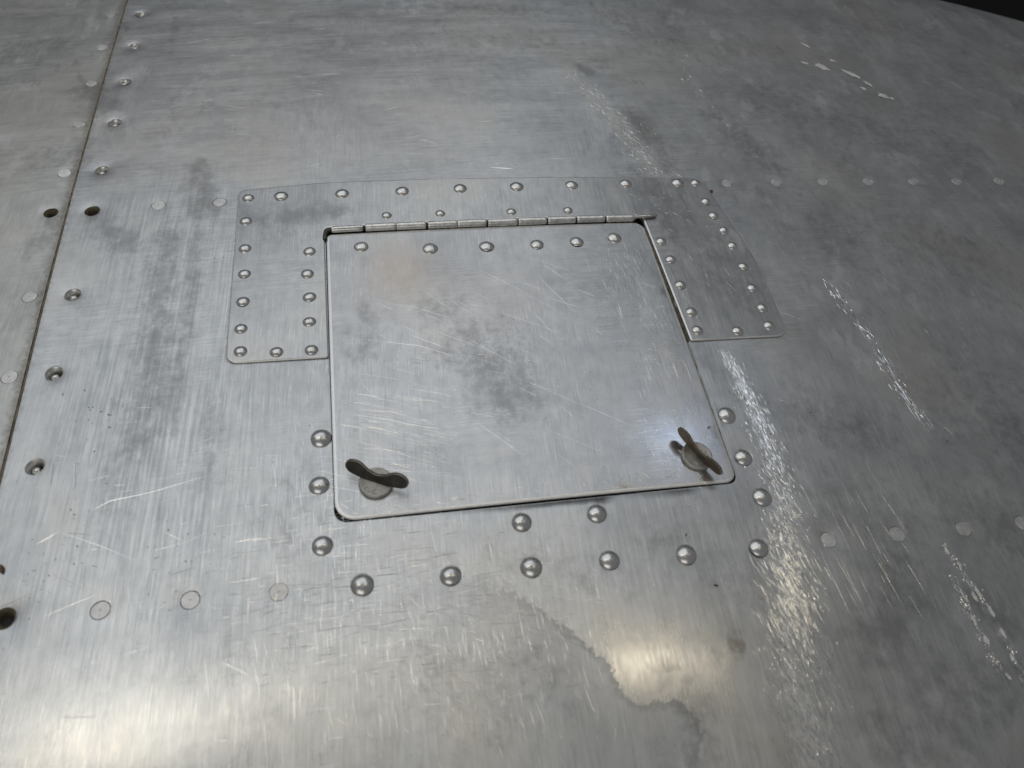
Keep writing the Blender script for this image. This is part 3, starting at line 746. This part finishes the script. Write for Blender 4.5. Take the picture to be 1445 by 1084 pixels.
for a in ([(4.12, -1.95), (4.3, -2.17), (4.48, -2.37)], [(4.01, -2.25), (4.25, -2.68), (4.45, -3.05)], [(3.77, -2.96), (3.9, -3.2), (4.0, -3.4)], [(3.77, -3.42), (3.88, -3.53), (3.97, -3.62)],
          [(.91, -4.58), (1.4, -4.72), (1.99, -4.93)], [(.89, -4.98), (1.4, -5.2), (1.98, -5.48)], [(1.5, -2.6), (2.0, -2.75), (2.7, -3.1)], [(1.2, -3.3), (2.0, -3.5), (2.6, -3.8)]): ds.line(a, .006)
ds.build(door)
ps = Slivers(.026)
ps.zone(60, box(-.6, 7.4, -.6, .2), 2, 12, .08, .6, .002, .006); ps.zone(90, box(6.3, 7.5, -3.4, -.3), 105, 20, .06, .5, .002, .007); ps.zone(50, box(-.6, .5, -3.3, -.4), 92, 6, .1, .6, .002, .005)
ps.zone(40, blob(6.7, -.6, .25, .5), 115, 30, .05, .25, .003, .009)
ps.build(plate)

# bare chips where the finish has flaked, upper right
def patch(u, v, ru, rv, rot, seed, parent, mat, h=.0035, name='chip'):
    r_ = random.Random(seed); n = 18; vs_ = [P3(u, v, h)]
    for i in range(n):
        a = 2 * math.pi * i / n; k = r_.uniform(.55, 1.15); x = math.cos(a) * ru * k; y = math.sin(a) * rv * k
        vs_.append(P3(u + x * math.cos(rot) - y * math.sin(rot), v + x * math.sin(rot) + y * math.cos(rot), h * .6))
    return mesh_obj(name, vs_, [(0, i + 1, (i + 1) % n + 1) for i in range(n)], mat, parent, False)
for i, (u, v, ru, rv, a) in enumerate([(11.92, 5.25, .16, .05, -.9), (11.55, 4.42, .12, .05, -.5), (11.92, 4.30, .24, .12, -.55), (12.35, 4.62, .10, .05, -.2), (12.60, 4.08, .26, .11, -.85),
                                       (12.85, 3.72, .16, .07, -1.0), (13.0, 3.25, .14, .10, -.4), (12.62, 3.50, .10, .06, -.9), (13.2, 3.15, .08, .06, 0),
                                       (8.72, -7.4, .03, .07, .1), (8.80, -7.62, .03, .06, .2), (8.88, -8.0, .03, .10, .05), (8.64, -8.0, .02, .09, .05), (8.62, -8.35, .03, .08, .05), (8.66, -8.6, .04, .07, 0), (8.95, -8.55, .025, .08, 0), (8.90, -8.85, .035, .05, 0), (8.72, -9.05, .03, .05, .3), (8.80, -8.05, .03, .09, .1), (8.93, -8.25, .03, .10, .1),
                                       (2.05, -2.78, .05, .04, 0), (9.30, -4.55, .025, .08, .1), (9.40, -5.1, .02, .10, .1)]):
    patch(u, v, ru, rv, a, 40 + i, door if (u, v) == (2.05, -2.78) else skin, M_chip, .0215 if (u, v) == (2.05, -2.78) else .0035)

# specks and flecks of dirt
def specks(parent, h, zones, name='specks'):
    verts = []; faces = []
    for n, at, r0, r1 in zones:
        for _ in range(n):
            u, v = at(); a = rnd.uniform(0, 3.14); L = rnd.uniform(r0, r1); w = L * rnd.uniform(.3, .8); b = len(verts)
            for i in range(6):
                q = i * math.pi / 3; x = L * math.cos(q) * rnd.uniform(.7, 1.2); y = w * math.sin(q) * rnd.uniform(.7, 1.2)
                verts.append(P3(u + x * math.cos(a) - y * math.sin(a), v + x * math.sin(a) + y * math.cos(a), h + .002))
            verts.append(P3(u, v, h + .002 + w * .4)); faces.extend((b + i, b + (i + 1) % 6, b + 6) for i in range(6))
    o = mesh_obj(name, verts, faces, M_speck, parent); o['kind'] = 'stuff'; return o
specks(skin, 0, [(26, blob(-2.35, -4.5, .25, .5), .006, .016), (50, blob(-2.5, -6.35, .25, .28), .003, .011), (40, blob(-1.2, -6.5, .3, .35), .005, .012), (110, box(-3, 9, -9.5, 3), .003, .010), (12, blob(9, -4, .8, 1.5), .008, .016)])
specks(door, .018, [(90, box(.8, 6, -6, -1.2), .003, .008), (50, blob(3.4, -3.9, .5, .5), .003, .008)])
def fleck(u, v, L, w, a, h, parent):
    pts = [(u + math.cos(a) * L * t, v + math.sin(a) * L * t) for t in (-.5, -.2, .2, .5)]
    tube('dirt_fleck', [(x, y, float(zs(x, y)) + h) for x, y in pts], [w * .4, w, w * .9, w * .3], M_speck, parent, 7)
fleck(-3.12, -6.27, .12, .028, 1.9, .01, skin); fleck(5.32, -7.54, .06, .010, -.5, .006, skin); fleck(5.13, -6.84, .04, .008, .8, .005, skin); fleck(4.96, -7.09, .05, .008, 1.2, .005, skin)
fleck(5.94, -5.28, .05, .012, .4, .026, door); fleck(7.645, -.22, .06, .035, 1.0, .01, skin)
